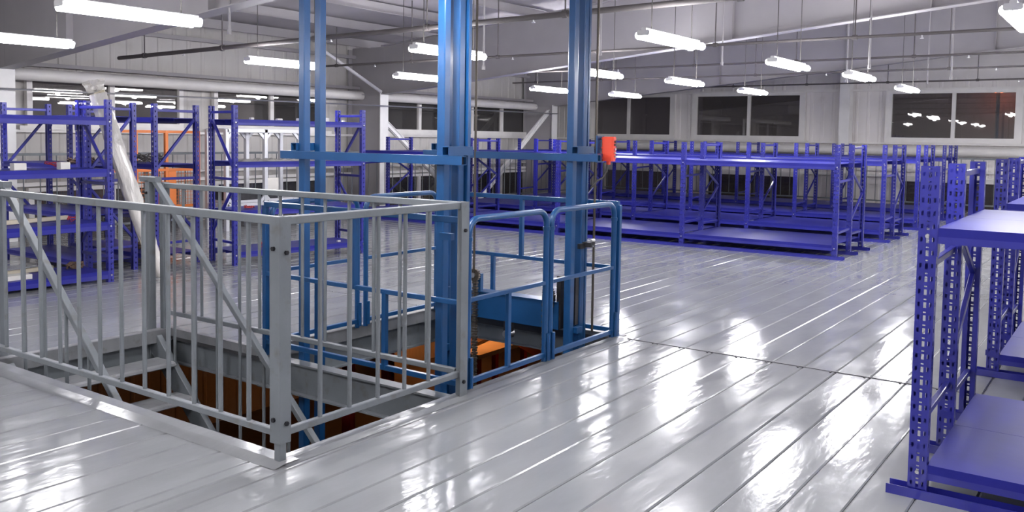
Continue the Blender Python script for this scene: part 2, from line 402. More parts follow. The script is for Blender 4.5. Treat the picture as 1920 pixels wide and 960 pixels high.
# wall bracing
for a, b, lab in (((14.35,13.6,1.95),(17.3,13.6,-0.1),'white channel brace falling right from the middle column'),
                  ((20.95,13.6,2.35),(17.6,13.6,-0.1),'white channel brace falling left from the far column')):
    mb = MB().bar(a, b, 0.05, 0.13); mb.bar(Vector(a)+Vector((0,-.03,.055)), Vector(b)+Vector((0,-.03,.055)), 0.05, 0.012); mb.bar(Vector(a)+Vector((0,-.03,-.055)), Vector(b)+Vector((0,-.03,-.055)), 0.05, 0.012)
    single('wall_brace', mb, M['white'], lab, 'brace', kind='structure')
mb = MB().bar((12.35,13.40,3.32),(14.06,13.40,2.56),0.05,0.05)
single('knee_brace', mb, M['white'], 'thin white strut rising left from the head of the middle column', 'strut', kind='structure')

# windows ------------------------------------------------------------
nwin = 0
def window(axis, plane, a, b, m, z0, z1, sign, lab, sill=True):
    global nwin
    nwin += 1
    cx = (a+b)/2; f = 0.055 if axis == 'x' else 0.10; loc = (cx, plane, z0) if axis == 'x' else (plane, cx, z0)
    t = thing('window_%d' % nwin, lab, 'window', loc, kind='structure')
    def bx(mb, u0, u1, za, zb, d0, d1):
        d0, d1 = sorted((plane+sign*d0, plane+sign*d1))
        if axis == 'x': mb.box(u0, u1, d0, d1, za, zb)
        else: mb.box(d0, d1, u0, u1, za, zb)
        return mb
    mb = MB(); bx(mb, a-f, a+f*.6, z0-f, z1+f, -0.02, 0.07); bx(mb, b-f*.6, b+f, z0-f, z1+f, -0.02, 0.07)
    bx(mb, a+f*.6, b-f*.6, z1-0.01, z1+f, -0.02, 0.07); bx(mb, a+f*.6, b-f*.6, z0-f, z0+0.02, -0.02, 0.07)
    fr_ = part('window_frame', mb, M['frame'], t)
    mb = bx(MB(), m-0.045, m+0.045, z0+0.02, z1-0.01, -0.015, 0.06); part('mullion', mb, M['frame'], fr_)
    for u0, u1 in ((a+f*.6, m-0.045), (m+0.045, b-f*.6)):
        mb = bx(MB(), u0, u1, z0+0.02, z1-0.01, 0.0, 0.006); part('pane', mb, M['glass'], fr_)
    if sill:
        mb = bx(MB(), a-0.2, b+0.2, z0-0.12, z0-f, -0.01, 0.13); part('window_sill', mb, M['frame'], t)
names = ['above the leaning bundle','left of the middle column','right of the middle column','nearest the far corner on the left wall']
for (a,b,m,z0,z1), n_ in zip(WL, names): window('x', WY-0.05, a, b, m, z0, z1, -1, 'dark upper window ' + n_)
for (a,b,m,z0,z1), n_ in zip(LL, ['behind the orange guard','behind the aluminium frame','right of the middle column','nearest the far corner']): window('x', WY-0.05, a, b, m, z0, z1, -1, 'dark low window on the left wall ' + n_, False)
for (a,b,m,z0,z1), n_ in zip(WB, ['next to the right lift mast','left of the white gable post','with an orange street glow','beyond the right edge of the photo']): window('y', WX-0.05, a, b, m, z0, z1, -1, 'dark upper window on the back wall ' + n_, True)
for (a,b,m,z0,z1), n_ in zip(LB, ['next to the far corner','in the middle','at the right end']): window('y', WX-0.05, a, b, m, z0, z1, -1, 'dark low window on the back wall ' + n_, False)
# continuous sill bands
mb = MB(); mb.box(X0, WX-.02, 14.36, 14.48, 1.60, 1.645); single('trim_8', mb, M['frame'], 'pale sill band under the upper windows of the left wall', 'sill', kind='structure')
mb = MB(); mb.box(24.72, 24.88, Y0, 14.3, 1.60, 1.645); single('trim_9', mb, M['frame'], 'pale sill band under the upper windows of the back wall', 'sill', kind='structure')
mb = MB(); mb.box(X0, WX-.02, 14.38, 14.47, 0.74, 0.80); mb.box(X0, WX-.02, 14.38, 14.47, 0.90, 0.94); single('trim_10', mb, M['frame'], 'double band above the low windows of the left wall', 'band', kind='structure')
mb = MB(); mb.box(24.76, 24.88, Y0, 14.3, 0.74, 0.80); mb.box(24.76, 24.88, Y0, 14.3, 0.90, 0.94); single('trim_11', mb, M['frame'], 'double band above the low windows of the back wall', 'band', kind='structure')
mb = MB(); mb.box(24.74, 24.86, Y0, 14.3, 2.99, 3.05); single('trim_12', mb, M['frame'], 'pale band along the top of the back windows', 'band', kind='structure')
# ducts
for xa, xb, lab in ((X0,6.32,'left of the left column'),(6.36,14.18,'over the two left windows'),(14.22,21.03,'right of the middle column')):
    mb = MB().tube((xa,14.1,2.49),(xb,14.1,2.49),0.095,20)
    single('wall_duct', mb, M['duct'], 'round white duct on the left wall ' + lab, 'duct', smooth=True)
    mb = MB().bar((xa,14.2,2.66),(xb,14.2,2.66),0.10,0.06)
    single('cable_tray', mb, M['structure'], 'flat tray above the round duct ' + lab, 'tray')
mb = MB().tube((24.55,-8,1.44),(24.55,14.2,1.44),0.12,20)
single('wall_duct', mb, M['duct'], 'thick white duct along the back wall under the windows', 'duct', smooth=True)
mb = MB().tube((X0+.3,13.32,2.155),(21.0,13.32,2.30),0.014,8)
single('conduit', mb, M['steel'], 'thin bright conduit running across in front of the left windows', 'conduit')

# lower storey seen through the opening ------------------------------
mb = MB(); mb.box(X0, WX, Y0, WY, ZG-0.1, ZG)
single('lower_floor', mb, M['ground'], 'concrete floor of the storey below, glowing orange', 'floor', kind='structure')

# ================================================================== LAMPS
def lamp_meshes():
    L_, w_ = 1.22, 0.15
    h = MB().bar((-L_/2,0,0.045),(L_/2,0,0.045),0.05,0.05,0.008)
    e = MB(); e.bar((-L_/2-0.012,0,0.02),(-L_/2,0,0.02),w_-0.02,0.05,0.012)
    e2 = MB(); e2.bar((L_/2,0,0.02),(L_/2+0.012,0,0.02),w_-0.02,0.05,0.012)
    t = MB().tube((-L_/2+0.01,0,0),(L_/2-0.01,0,0),0.036,10)
    return h.mesh('lamp_body', M['lampw']), e.mesh('end_cap', M['lampw']), e2.mesh('end_cap', M['lampw']), t.mesh('lamp_tube', M['tube'], True), t.mesh('lamp_tube', M['tube2'], True)
LM = lamp_meshes()
def lamp(x, y, lab, z=2.6):
    t = thing('hanging_light', lab, 'light', (x, y, z), group='hanging tube lights')
    inst('lamp_body', LM[0], (0,0,0), t); inst('end_cap', LM[1], (0,0,0), t); inst('end_cap', LM[2], (0,0,0), t)
    for dy in (-0.056, 0.056): inst('lamp_tube', LM[4 if x > 13 else 3], (0,dy,0), t)
    ld = bpy.data.lights.new('lamp_light', 'POINT'); ld.energy = 34.0*(1.5 if x > 13 else 1.0); ld.color = (0.985, 0.97, 1.0); ld.shadow_soft_size = 0.06
    lo = bpy.data.objects.new('lamp_light', ld); COL.objects.link(lo); lo.parent = t; lo.location = (0, 0, -0.02)
    for dx in (-0.45, 0.45):
        mb = MB().tube((dx,0,0.06),(dx,0,zr(y)-z),0.005,6); part('hanger_wire', mb, M['cable'], t, local=True)
    return t
LAMPS = [(4.25,6.85,'very bright double tube light, largest, at the top left'),
 (8.3,9.75,'tube light crossed by the left pair of blue lift posts'),
 (8.05,6.6,'tube light half hidden behind the big blue mast, upper one'),
 (11.35,9.9,'tube light just left of the big blue mast, lower one'),
 (4.8,9.95,'tube light cut by the left edge of the photo'),
 (8.05,3.8,'large bright tube light right of the right lift mast'),
 (11.7,6.7,'tube light touching the right side of the right lift mast'),
 (15.3,9.9,'tube light over the corner brace, left of the right lift mast'),
 (17.7,9.45,'small tube light above the first back window'),
 (14.0,6.35,'tube light above the gap between first and second back windows'),
 (11.25,3.7,'bright tube light in the middle of the right half'),
 (17.2,6.35,'small tube light above the second back window'),
 (13.7,3.45,'tube light in front of the head of the white gable post'),
 (17.2,3.5,'small tube light above the back window with the orange glow'),
 (7.85,0.80,'bright tube light cut by the right edge of the photo'),
 (3.85,3.60,'tube light just above the top edge over the big mast'),
 (0.6,3.7,'tube light above the viewer, left'),(0.6,6.8,'tube light left of the viewer'),(0.6,9.9,'tube light far left, outside the photo'),
 (0.6,0.6,'tube light right above the viewer'),(4.2,0.6,'tube light over the nearest right rack'),
 (11.2,0.6,'tube light over the second right rack'),(14.0,0.6,'tube light over the aisle end, right'),(17.2,0.6,'tube light near the back wall, right'),
 (4.2,-2.5,'tube light far right, first'),(8.0,-2.5,'tube light far right, second'),(12.5,-2.5,'tube light far right, third'),(0.6,-2.5,'tube light behind the viewer, right'),
 (20.6,0.6,'added tube light by the back wall, out of view'),(20.6,-2.5,'added unseen tube light by the back wall, farthest right'),(17.2,-2.5,'added unseen tube light far right, fourth'),(-3.0,2.0,'tube light behind the viewer'),(-3.0,7.0,'tube light behind the viewer, left')]  # the back right lamps here are added out of view to brighten the back wall
for x, y, l in LAMPS:
    lamp(x, y, l)

# sprinkler pipes with drops
PIPES = [(8.0,2.79,2.96,0.031,'thick sprinkler pipe crossing in front of the masts'),
         (12.0,2.94,2.99,0.020,'sprinkler pipe behind the masts'),
         (15.6,2.99,3.04,0.018,'sprinkler pipe in the middle of the hall'),
         (18.8,3.02,3.07,0.018,'sprinkler pipe towards the back of the hall'),
         (22.4,3.02,3.07,0.018,'sprinkler pipe close to the back wall')]
for px, z13, z3, r_, lab in PIPES:
    def zp(y): return z13+(z3-z13)*(13.4-y)/9.8
    t = thing('sprinkler_pipe', lab, 'pipe', (px, 5, zp(5)))
    mb = MB().tube((px,13.3,zp(13.3)),(px,-4,min(zp(-4),3.6)),r_,12); part('pipe', mb, M['pipe'], t, True)
    y = 12.6
    while y > -2:
        mb = MB().tube((px,y,zp(y)),(px,y,zr(y)-0.01),0.009,6); part('hanger_rod', mb, M['pipe'], t)
        mb = MB().tube((px,y-0.03,zp(y)),(px,y+0.03,zp(y)),r_+0.012,10); part('pipe_clamp', mb, M['pipe'], t)
        y -= 1.9
    y = 11.6
    while y > -2:
        mb = MB().tube((px,y,zp(y)),(px,y,zp(y)-0.05),0.010,6); mb.tube((px,y,zp(y)-0.06),(px,y,zp(y)-0.05),0.022,8); part('sprinkler_head', mb, M['steel'], t)
        y -= 3.1
# light drop conduits
for i, (x, y, z0_) in enumerate(((6.3,8.3,2.75),(9.5,7.2,2.55),(9.8,5.6,2.7),(13.0,5.3,2.8),(13.2,3.2,2.7),(16.2,4.3,2.7),(16.0,2.6,2.7),(19.5,3.6,2.85))):
    mb = MB().tube((x,y,z0_),(x,y,zr(y)-0.01),0.014,8); mb.tube((x,y,z0_-0.02),(x,y,z0_+0.03),0.024,8)
    single('drop_pipe', mb, M['structure'], 'thin white drop pipe hanging from the roof, number %s from the left' % ('one two three four five six seven eight'.split()[i]), 'pipe', group='white drop pipes')

# ================================================================== GREY GUARD RAIL AND STAIRS
ZT, ZB = 1.236, 0.165
gr = thing('guard_railing', 'grey welded guard railing with round balusters around the stair opening', 'railing', (2.93,3.47,0))
rail = MB; W_ = 0.045
def bar_part(name, a, b, w, h, m, par, ch=0.004): return part(name, MB().bar(a, b, w, h, ch), m, par)
bar_part('top_rail', (2.93,3.47,ZT-0.02),(2.93,8.3,ZT-0.02),W_,0.042,M['grey'],gr)
bar_part('bottom_rail', (2.93,3.49,ZB-0.02),(2.93,8.3,ZB-0.02),0.035,0.036,M['grey'],gr)
bar_part('top_rail', (2.95,3.47,ZT-0.02),(4.40,3.47,ZT-0.02),W_,0.042,M['grey'],gr)
bar_part('bottom_rail', (2.95,3.47,ZB-0.02),(4.38,3.47,ZB-0.02),0.035,0.036,M['grey'],gr)
bar_part('top_rail', (4.372,3.50,ZT-0.02),(4.372,6.63,ZT-0.035),W_,0.042,M['grey'],gr)
bar_part('bottom_rail', (4.372,3.50,ZB-0.01),(4.372,6.60,ZB-0.02),0.035,0.036,M['grey'],gr)
bal = MB().tube((0,0,ZB-0.01),(0,0,ZT-0.035),0.0125,10).mesh('baluster', M['grey'], True)
y = 3.714
while y < 8.2: inst('baluster', bal, (0, y-3.47, 0), gr); y += 0.2325
for x in (3.194,3.407,3.627,3.85,4.066): inst('baluster', bal, (x-2.93, 0, 0), gr)
y = 3.75
while y < 6.55: inst('baluster', bal, (4.372-2.93, y-3.47, 0), gr); y += 0.2375
# corner posts: square tube wrapped by an angle
def post(x, y, sx, sy, zlow=-0.35, aw=0.072, z0=0.10):
    bar_part('post', (x,y,zlow),(x,y,ZT-0.01),0.045,0.045,M['grey'],gr)
    o_, i_, e_ = -0.031, -0.0245, aw-0.03
    pr = [(o_,o_),(e_,o_),(e_,i_),(i_,i_),(i_,e_),(o_,e_)]
    pr = [(sx*a, sy*b) for a, b in pr]
    if sx*sy < 0: pr = pr[::-1]
    mb = MB().prism((x,y,z0),(x,y,ZT+0.002), pr, side=(1,0,0))
    ap = part('angle_plate', mb, M['grey'], gr)
    for z in (z0+0.10, 1.06):
        mb = MB().tube((x+sx*0.01, y-sy*0.024, z),(x+sx*0.01, y-sy*0.043, z),0.012,6); part('bolt', mb, M['bolt'], ap)
        mb = MB().tube((x-sx*0.024, y+sy*0.01, z+0.02),(x-sx*0.043, y+sy*0.01, z+0.02),0.012,6); part('bolt', mb, M['bolt'], ap)
post(2.925,3.465,1,1)
post(4.372,3.465,-1,1,z0=0.0)
bar_part('post', (4.372,6.62,-0.30),(4.372,6.62,ZT-0.01),0.07,0.05,M['grey'],gr)
bar_part('post', (2.93,8.3,0.0),(2.93,8.3,ZT-0.01),0.06,0.06,M['grey'],gr)
# stairs going down towards the near side
st = thing('steel_staircase', 'grey steel stairs descending through the floor opening, with slanted handrails', 'stairs', (3.7,4.6,ZG))
SL = 0.93
def hz(y): return 1.24-(6.62-y)*SL
def sz(y): return -0.02-(6.62-y)*SL
YB = 6.62-(0-ZG)/SL
for sx in (3.10, 4.29):
    h = thing('handrail', None, None); h.parent = st; h.location = (0,0,0)
    bpy.data.objects.remove(h)
    bar_part('stringer', (sx,6.66,sz(6.66)-0.10),(sx,YB+0.0,sz(YB)-0.10),0.05,0.17,M['grey'],st)
    part('handrail', MB().bar((sx,6.62,hz(6.62)),(sx,YB+0.3,hz(YB+0.3)),0.045,0.045,0.004), M['grey'], st)
    part('handrail_top', MB().bar((sx,6.80,hz(6.62)+0.012),(sx,6.58,hz(6.62)+0.012),0.06,0.045,0.004), M['grey'], st)
    part('newel_post', MB().bar((sx,6.70,-0.28),(sx,6.70,hz(6.62)),0.06,0.06,0.004), M['grey'], st)
    part('bolt', MB().tube((sx-0.03,6.70,1.14),(sx-0.045,6.70,1.14),0.012,6), M['bolt'], st)
    y = 6.37
    while y > YB+0.5:
        part('baluster', MB().tube((sx,y,sz(y)-0.05),(sx,y,hz(y)),0.0125,8), M['grey'], st, True); y -= 0.276
k = 0
while True:
    y = 6.50-0.262*k; z = -0.25-0.2437*k
    if z < ZG+0.1: break
    prof = [(-0.13,-0.035),(0.10,-0.035),(0.125,-0.025),(0.135,-0.008),(0.128,0.0),(-0.13,0.0)]
    mb = MB().prism((3.13,y-0.06,z),(4.26,y-0.06,z),[(a,b) for a,b in prof], side=(0,-1,0))
    part('tread', mb, M['edge'], st); k += 1

# ================================================================== LIFT
LX0, LX1, LY0, LY1 = 4.45, 6.49, 3.51, 5.42
def gate(x0, x1, y, lab, low=None):
    g = thing('lift_gate', lab, 'gate', ((x0+x1)/2, y, 0))
    r = 0.022; R_ = 0.10; ztop = 1.115
    pts = [(x0,y,0.0),(x0,y,ztop-R_)]
    pts += [(x0+R_*(1-math.cos(a)), y, ztop-R_+R_*math.sin(a)) for a in [math.pi/2*i/6 for i in range(1,7)]]
    pts += [(x1-R_*(1-math.cos(a)), y, ztop-R_+R_*math.sin(a)) for a in [math.pi/2*i/6 for i in range(6,0,-1)]]
    pts += [(x1,y,ztop-R_),(x1,y,0.0)]
    gf = part('gate_frame', MB().path(pts, r, 12), M['lift'], g, True)
    part('middle_rail', MB().bar((x0,y,0.59),(x1,y,0.59),0.028,0.028,0.003), M['lift'], g)
    part('bottom_rail', MB().bar((x0,y,0.055),(x1,y,0.055),0.03,0.034,0.003), M['lift'], g)
    if low: part('upright_bar', MB().bar((low,y,0.06),(low,y,0.59),0.035,0.03,0.003), M['lift'], g)
    for xx in (x0, x1):
        part('hinge', MB().tube((xx+0.0,y-0.034,0.02),(xx+0.0,y-0.034,0.22),0.014,8), M['lift'], gf, True)
        part('collar', MB().tube((xx,y,0.975),(xx,y,1.0),0.027,12), M['lift'], gf, True)
    return g
gate(4.497, 5.415, 3.51, 'nearer blue tubular gate on the front of the lift opening', 4.95)
gate(5.48, 6.43, 3.51, 'farther blue tubular gate on the front of the lift opening, by the right mast')
gate(4.485, 5.40, 5.41, 'blue tubular gate at the far side of the lift, behind the left lift posts')
gate(5.50, 6.44, 5.41, 'blue tubular gate at the far side of the lift, behind the big mast')
def side_panel(x, lab, yl):
    g = thing('side_barrier', lab, 'barrier', (x, 4.46, 0))
    part('top_rail', MB().bar((x,3.50,1.112),(x,5.42,1.112),0.034,0.04,0.004), M['lift'], g)
    part('middle_rail', MB().bar((x,3.50,0.58),(x,5.42,0.58),0.03,0.032,0.003), M['lift'], g)
    part('bottom_rail', MB().bar((x,3.50,0.055),(x,5.42,0.055),0.03,0.036,0.003), M['lift'], g)
    part('upright_bar', MB().bar((x,4.47,0.58),(x,4.47,1.11),0.036,0.036,0.003), M['lift'], g)
    part('upright_bar', MB().bar((x,yl,0.055),(x,yl,0.58),0.036,0.036,0.003), M['lift'], g)
    for yy in (3.50, 5.42):
        part('corner_post', MB().bar((x,yy,-0.05),(x,yy,1.10),0.04,0.04,0.004), M['lift'], g)
    return g
side_panel(4.436, 'blue side barrier between the stairs and the lift', 4.18)
side_panel(6.49, 'blue side barrier at the right end of the lift opening', 4.78)

def mast(x, y, lab, stub):
    t = thing('lift_mast', lab, 'mast', (x, y, ZG))
    ztop = zr(y)-0.08
    for dx in (-0.078, 0.078):
        part('mast_tube', MB().bar((x+dx,y,ZG),(x+dx,y,ztop),0.064,0.064,0.006), M['lift'], t)
    for z in [ZG+0.1+0.9*i for i in range(5)]:
        part('spacer', MB().bar((x-0.046,y,z),(x+0.046,y,z),0.03,0.06), M['lift'], t)
    part('bracket_tube', MB().hollow((x-0.13,y+stub*0.062,1.548),(x+0.13,y+stub*0.062,1.548),0.058,0.06,0.005), M['lift'], t)
    return t
mA = mast(4.65,5.14,'pair of slim blue posts, the left lift mast',1)
mB = mast(4.66,3.80,'big blue mast nearest the viewer, in the middle',-1)
mC = mast(6.295,3.80,'blue mast at the right front of the lift',-1)
mD = mast(6.295,5.16,'blue mast mostly hidden behind the big one',1)
# inner rail of the two front masts (wider section)
part('inner_rail', MB().bar((4.80,3.80,-0.9),(4.80,3.80,zr(3.8)-0.2),0.035,0.10,0.004,side=(1,0,0)), M['lift'], mB)
part('inner_rail', MB().bar((6.435,3.80,-0.9),(6.435,3.80,zr(3.8)-0.2),0.03,0.06,0.004,side=(1,0,0)), M['lift'], mC)
part('chain_slot', MB().bar((6.295,3.775,0.10),(6.295,3.775,0.52),0.05,0.012,side=(1,0,0)), M['dark'], mC)
part('slot_foot', MB().bar((6.25,3.76,0.06),(6.34,3.76,0.06),0.05,0.05), M['lift'], mC)
# cross beams
for x, ya, yb, lab in ((4.535,3.585,5.34,'blue box beam tying the left pair of posts to the big mast'),(6.18,3.52,5.34,'blue box beam behind the big mast, tied to the right mast')):
    t = thing('tie_beam', lab, 'beam', (x, (ya+yb)/2, 1.46))
    part('box_tube', MB().hollow((x,ya,1.488),(x,yb,1.488),0.052,0.058,0.005), M['lift'], t)
    part('shade_core', MB().bar((x,ya+0.02,1.488),(x,yb-0.02,1.488),0.040,0.046), M['dark'], t)  # dark core added inside the tube to paint its shaded interior
# control box on the right end
t = thing('control_box', 'orange red pendant control box on a blue plate beside the right mast', 'control box', (6.36,3.50,1.45))
part('mounting_plate', MB().bar((6.33,3.60,1.45),(6.33,3.60,1.668),0.11,0.016,side=(1,0,0)), M['lift'], t)
part('mounting_arm', MB().bar((6.18,3.56,1.50),(6.32,3.585,1.50),0.04,0.05), M['lift'], t)
mb = MB().bar((6.34,3.525,1.462),(6.34,3.525,1.66),0.062,0.105,0.012,side=(1,0,0))
bx_ = part('box_body', mb, M['orange'], t)
for z in (1.485, 1.565, 1.64): part('box_rib', MB().bar((6.34,3.525,z),(6.34,3.525,z+0.008),0.072,0.115,0.012,side=(1,0,0)), M['orange'], bx_)
for i, z in enumerate((1.50,1.53,1.56,1.595,1.62)):
    part('push_button', MB().tube((6.345,3.474,z),(6.345,3.462,z),0.010,10), M['steel'] if i < 3 else M['bolt'], bx_, True)
part('cable_gland', MB().tube((6.34,3.525,1.435),(6.34,3.525,1.463),0.018,10), M['orange'], t, True)
single('control_cable', MB().path([(6.34,3.535,1.434),(6.34,3.54,1.38),(6.32,3.56,1.33),(6.29,3.60,1.30),(6.28,3.64,1.25)],0.008,8), M['cable'], 'dark cable hanging below the orange control box', 'cable', smooth=True)
# lift carriage beam behind the gates
t = thing('lift_carriage', 'deep blue carriage beam low between the two right masts', 'lift carriage', (6.26,4.45,0.05))
mb = MB().box(6.20,6.30,3.89,5.06,0.055,0.285); part('carriage_beam', mb, M['lift'], t)
part('beam_lip', MB().box(6.18,6.32,3.89,5.06,0.283,0.290), M['lift'], t)
part('guide_plate', MB().box(6.21,6.29,3.875,3.915,0.06,0.50), M['dark'], t)
part('guide_plate', MB().box(6.20,6.24,4.70,4.79,0.29,0.44), M['lift'], t)
def sprocket(name, x, y, z, r, par):
    n = 18; prof = []
    for i in range(n*2):
        a = math.pi*i/n; rr = r if i % 2 == 0 else r*0.87
        prof.append((rr*math.cos(a), rr*math.sin(a)))
    p = part(name, MB().prism((x-0.012,y,z),(x+0.012,y,z),prof), M['chain'], par)
    part('hub', MB().tube((x-0.03,y,z),(x-0.013,y,z),0.022,10), M['steel'], p, True)
sprocket('sprocket', 6.17, 4.745, 0.43, 0.06, t); sprocket('sprocket', 6.17, 3.97, 0.36, 0.06, t)
part('bearing_block', MB().box(6.15,6.22,3.93,4.02,0.24,0.34), M['dark'], t)
sprocket('sprocket', 6.17, 3.97, -0.02, 0.05, t)
for yy in (4.40,):
    part('roller_bracket', MB().box(6.18,6.25,yy-0.03,yy+0.03,-0.08,0.06), M['dark'], t)
    part('roller', MB().tube((6.17,yy,-0.05),(6.26,yy,-0.05),0.035,12), M['steel'], t, True)
# hoisting chains
for x, y, zb_, lab in ((6.16,4.745,0.40,'long rusty chain hanging right behind the big mast'),(6.46,3.715,0.02,'long rusty chain hanging to the right of the right mast')):
    single('hoist_chain', MB().tube((x,y,zb_),(x,y,zr(y)-0.05),0.0105,8), M['chain'], lab, 'chain', smooth=True)
ch = MB()
zz = 0.38; i = 0
while zz > -2.2:
    ch.box(6.135,6.165, 4.712 - (0.010 if i%2 else 0.016), 4.728+(0.010 if i%2 else 0.016), zz-0.020, zz-0.003); zz -= 0.024; i += 1
single('link_chain', ch, M['chain'], 'thick link chain dropping into the lift opening below the sprocket', 'chain')
ch = MB(); zz = 0.28; i = 0
while zz > -1.2:
    ch.box(6.10,6.13, 3.96-(0.010 if i%2 else 0.016), 3.975+(0.010 if i%2 else 0.016), zz-0.020, zz-0.003); zz -= 0.024; i += 1
single('link_chain', ch, M['chain'], 'thick link chain dropping into the lift opening beside the right mast', 'chain')
# limit switch on mast C
t = thing('limit_switch', 'small black limit switch clamped to the right mast at rail height', 'switch', (6.33,3.70,0.74))
part('switch_arm', MB().box(6.28,6.36,3.735,3.765,0.735,0.775), M['dark'], t)
part('switch_body', MB().box(6.35,6.42,3.68,3.76,0.745,0.785), M['dark'], t)
part('switch_roller', MB().tube((6.37,3.69,0.80),(6.42,3.69,0.80),0.014,10), M['steel'], t, True)
part('switch_plunger', MB().tube((6.36,3.70,0.785),(6.36,3.70,0.805),0.018,10), M['steel'], t, True)
part('switch_screw', MB().tube((6.38,3.68,0.755),(6.38,3.672,0.755),0.008,8), M['steel'], t, True)
single('latch_block', MB().box(4.50,4.54,3.66,3.76,0.965,1.01), M['lift'], 'blue latch block on the big mast at handrail height', 'latch')

# ================================================================== RACKS
def post_mesh(h, w, d, pitch=0.06):
    """punched steel upright: face at x=0, sides going to +x, return lips at the back"""
    mb = MB(); n = int(h/pitch)
    # middle column: long see-through slots and dots; keyholes at both sides in front of the lips
    ys = [-w/2, -0.37*w, -0.25*w, -0.09*w, 0.07*w, 0.25*w, 0.37*w, w/2]
    zb = [0, 0.008, 0.014, 0.034, 0.045, 0.051, pitch]
    def q(a, b, c, e): mb.add([a, b, c, e], [(0,1,2,3)])
    for i in range(n):
        z = i*pitch
        for j in range(7):
            for k in range(6):
                if (j in (1, 5) and k == 2) or (j == 3 and k in (1, 2, 4)): continue
                q((0,ys[j],z+zb[k]),(0,ys[j],z+zb[k+1]),(0,ys[j+1],z+zb[k+1]),(0,ys[j+1],z+zb[k]))
    xs = [0, d*0.3, d*0.55, d]
    for sy in (-1, 1):
        for i in range(n):
            z = i*pitch
            for j in range(3):
                for k in range(6):
                    if j == 1 and k == 2: continue
                    q((xs[j],sy*w/2,z+zb[k]),(xs[j+1],sy*w/2,z+zb[k]),(xs[j+1],sy*w/2,z+zb[k+1]),(xs[j],sy*w/2,z+zb[k+1]))
    H = n*pitch
    for sy in (-1, 1):
        q((d,sy*w/2,0),(d,sy*w*0.17,0),(d,sy*w*0.17,H),(d,sy*w/2,H))
    return mb.mesh('upright', M['rack'])
POSTS = {}
BOLT = MB().tube((0,0,0),(-0.009,0,0),0.009,8).mesh('bolt', M['steel'])
def rack(lab, ox, oy, rz, ys, xs, H, levels, w, d, bh, group, frames='std', base=True, braced=(1,2), name='storage_rack', bolts=True, flip=False):
    """local x = depth, local y = along the row. xs: upright lines in depth. braced: frame between these two lines"""
    t = thing(name, lab, 'rack', (ox, oy, 0), rz, group)
    key = (H, w, d)
    if key not in POSTS: POSTS[key] = post_mesh(H-(0.05 if base else 0.0), w, d)
    sgn = 1 if ys[-1] > ys[0] else -1
    z0 = 0.045 if base else 0.0
    for y in ys:
        for i, x in enumerate(xs):
            last = (i == len(xs)-1)
            inst('upright', POSTS[key], (x + (d/2 if last else -d/2), y, z0), t, (0,0,math.pi if last else 0))
    if base:
        for x in xs:
            mb = MB(); a, b = min(ys)-0.13, max(ys)+0.13
            mb.box(x-0.042,x-0.038,a,b,0,0.045); mb.box(x+0.038,x+0.042,a,b,0,0.045); mb.box(x-0.038,x+0.038,a,b,0,0.004)
            part('base_runner', mb, M['rack'], t, local=True)
    # frames across the depth
    for y in ys:
        def rung(xa, za, xb, zb_, name_='cross_brace'):
            part(name_, MB().bar((xa,y,za),(xb,y,zb_),0.028,0.032,0.003), M['rack'], t, local=True)
        if len(xs) == 3:
            x0, x1, x2 = xs
            rung(x0+d/2, 1.08, x1-d/2, 1.10); rung(x0+d/2, 0.36, x1-d/2, 0.38); 
            rung(x1+d/2, H-0.07, x2-d/2, H-0.07)
            rung(x1+d/2, 1.22, x2-d/2, 0.90); rung(x2-d/2, 0.88, x1+d/2, 0.48); rung(x1+d/2, 0.30, x2-d/2, 0.30)
        else:
            x0, x1 = xs
            rung(x0+d/2, H-0.10, x1-d/2, H-0.10)
            rung(*((x0+d/2, H-0.20, x1-d/2, 1.20) if flip and y == ys[0] else (x1-d/2, H-0.20, x0+d/2, 1.20))); rung(x0+d/2, 1.07, x1-d/2, 1.07)
            rung(*((x1-d/2, 0.98, x0+d/2, 0.40) if flip and y == ys[0] else (x0+d/2, 0.98, x1-d/2, 0.40))); rung(x0+d/2, 0.28, x1-d/2, 0.28)
    for lv in levels:
        for ya, yb in zip(ys[:-1], ys[1:]):
            a, b = min(ya,yb)+w/2, max(ya,yb)-w/2
            for i, x in enumerate(xs):
                if i == 1 and len(xs) == 3: continue
                fx_ = x-d/2+0.004 if i == 0 else x+d/2-0.044
                mb = MB().box(fx_, fx_+0.04, a, b, lv-bh, lv-0.004); bm_ = part('beam', mb, M['rack'], t, local=True)
                # end connector plates
                for e in (a, b-0.004): part('beam_connector', MB().box(fx_-0.002, fx_+0.05, e, e+0.004, lv-bh-0.06, lv), M['rack'], bm_, local=True)
            xa, xb = xs[0]-d/2+0.002, xs[-1]+d/2-0.002
            if len(xs) == 3: cuts = [xa, (xs[1]), xb]
            else: cuts = [xa, (xa+xb)/2, xb]
            for ca, cb in zip(cuts[:-1], cuts[1:]):
                mb = MB(); c0, c1 = ca+0.0015, cb-0.0015
                mb.box(c0, c1, a, b, lv-0.008, lv)
                mb.box(c0, c0+0.002, a, b, lv-0.04, lv-0.008); mb.box(c1-0.002, c1, a, b, lv-0.04, lv-0.008)
                part('shelf_panel', mb, M['rackin'], t, local=True)
        if bolts:
            for y in ys:
                inst('bolt', BOLT, (xs[0]-d/2, y, lv-bh*0.55), t)
    return t
rows = [(12.72,'first long blue rack row, nearest the lift'),(15.48,'second long blue rack row from the front'),(18.15,'third long blue rack row from the front'),(20.85,'fourth long blue rack row, by the back wall')]
for rx, lab in rows:
    rack(lab, rx, 3.45, 0, [0,2.305,4.58,6.88,9.16], [0,0.72,1.42], 1.63, (1.335,0.20), 0.070, 0.05, 0.078, 'long blue racks in rows')
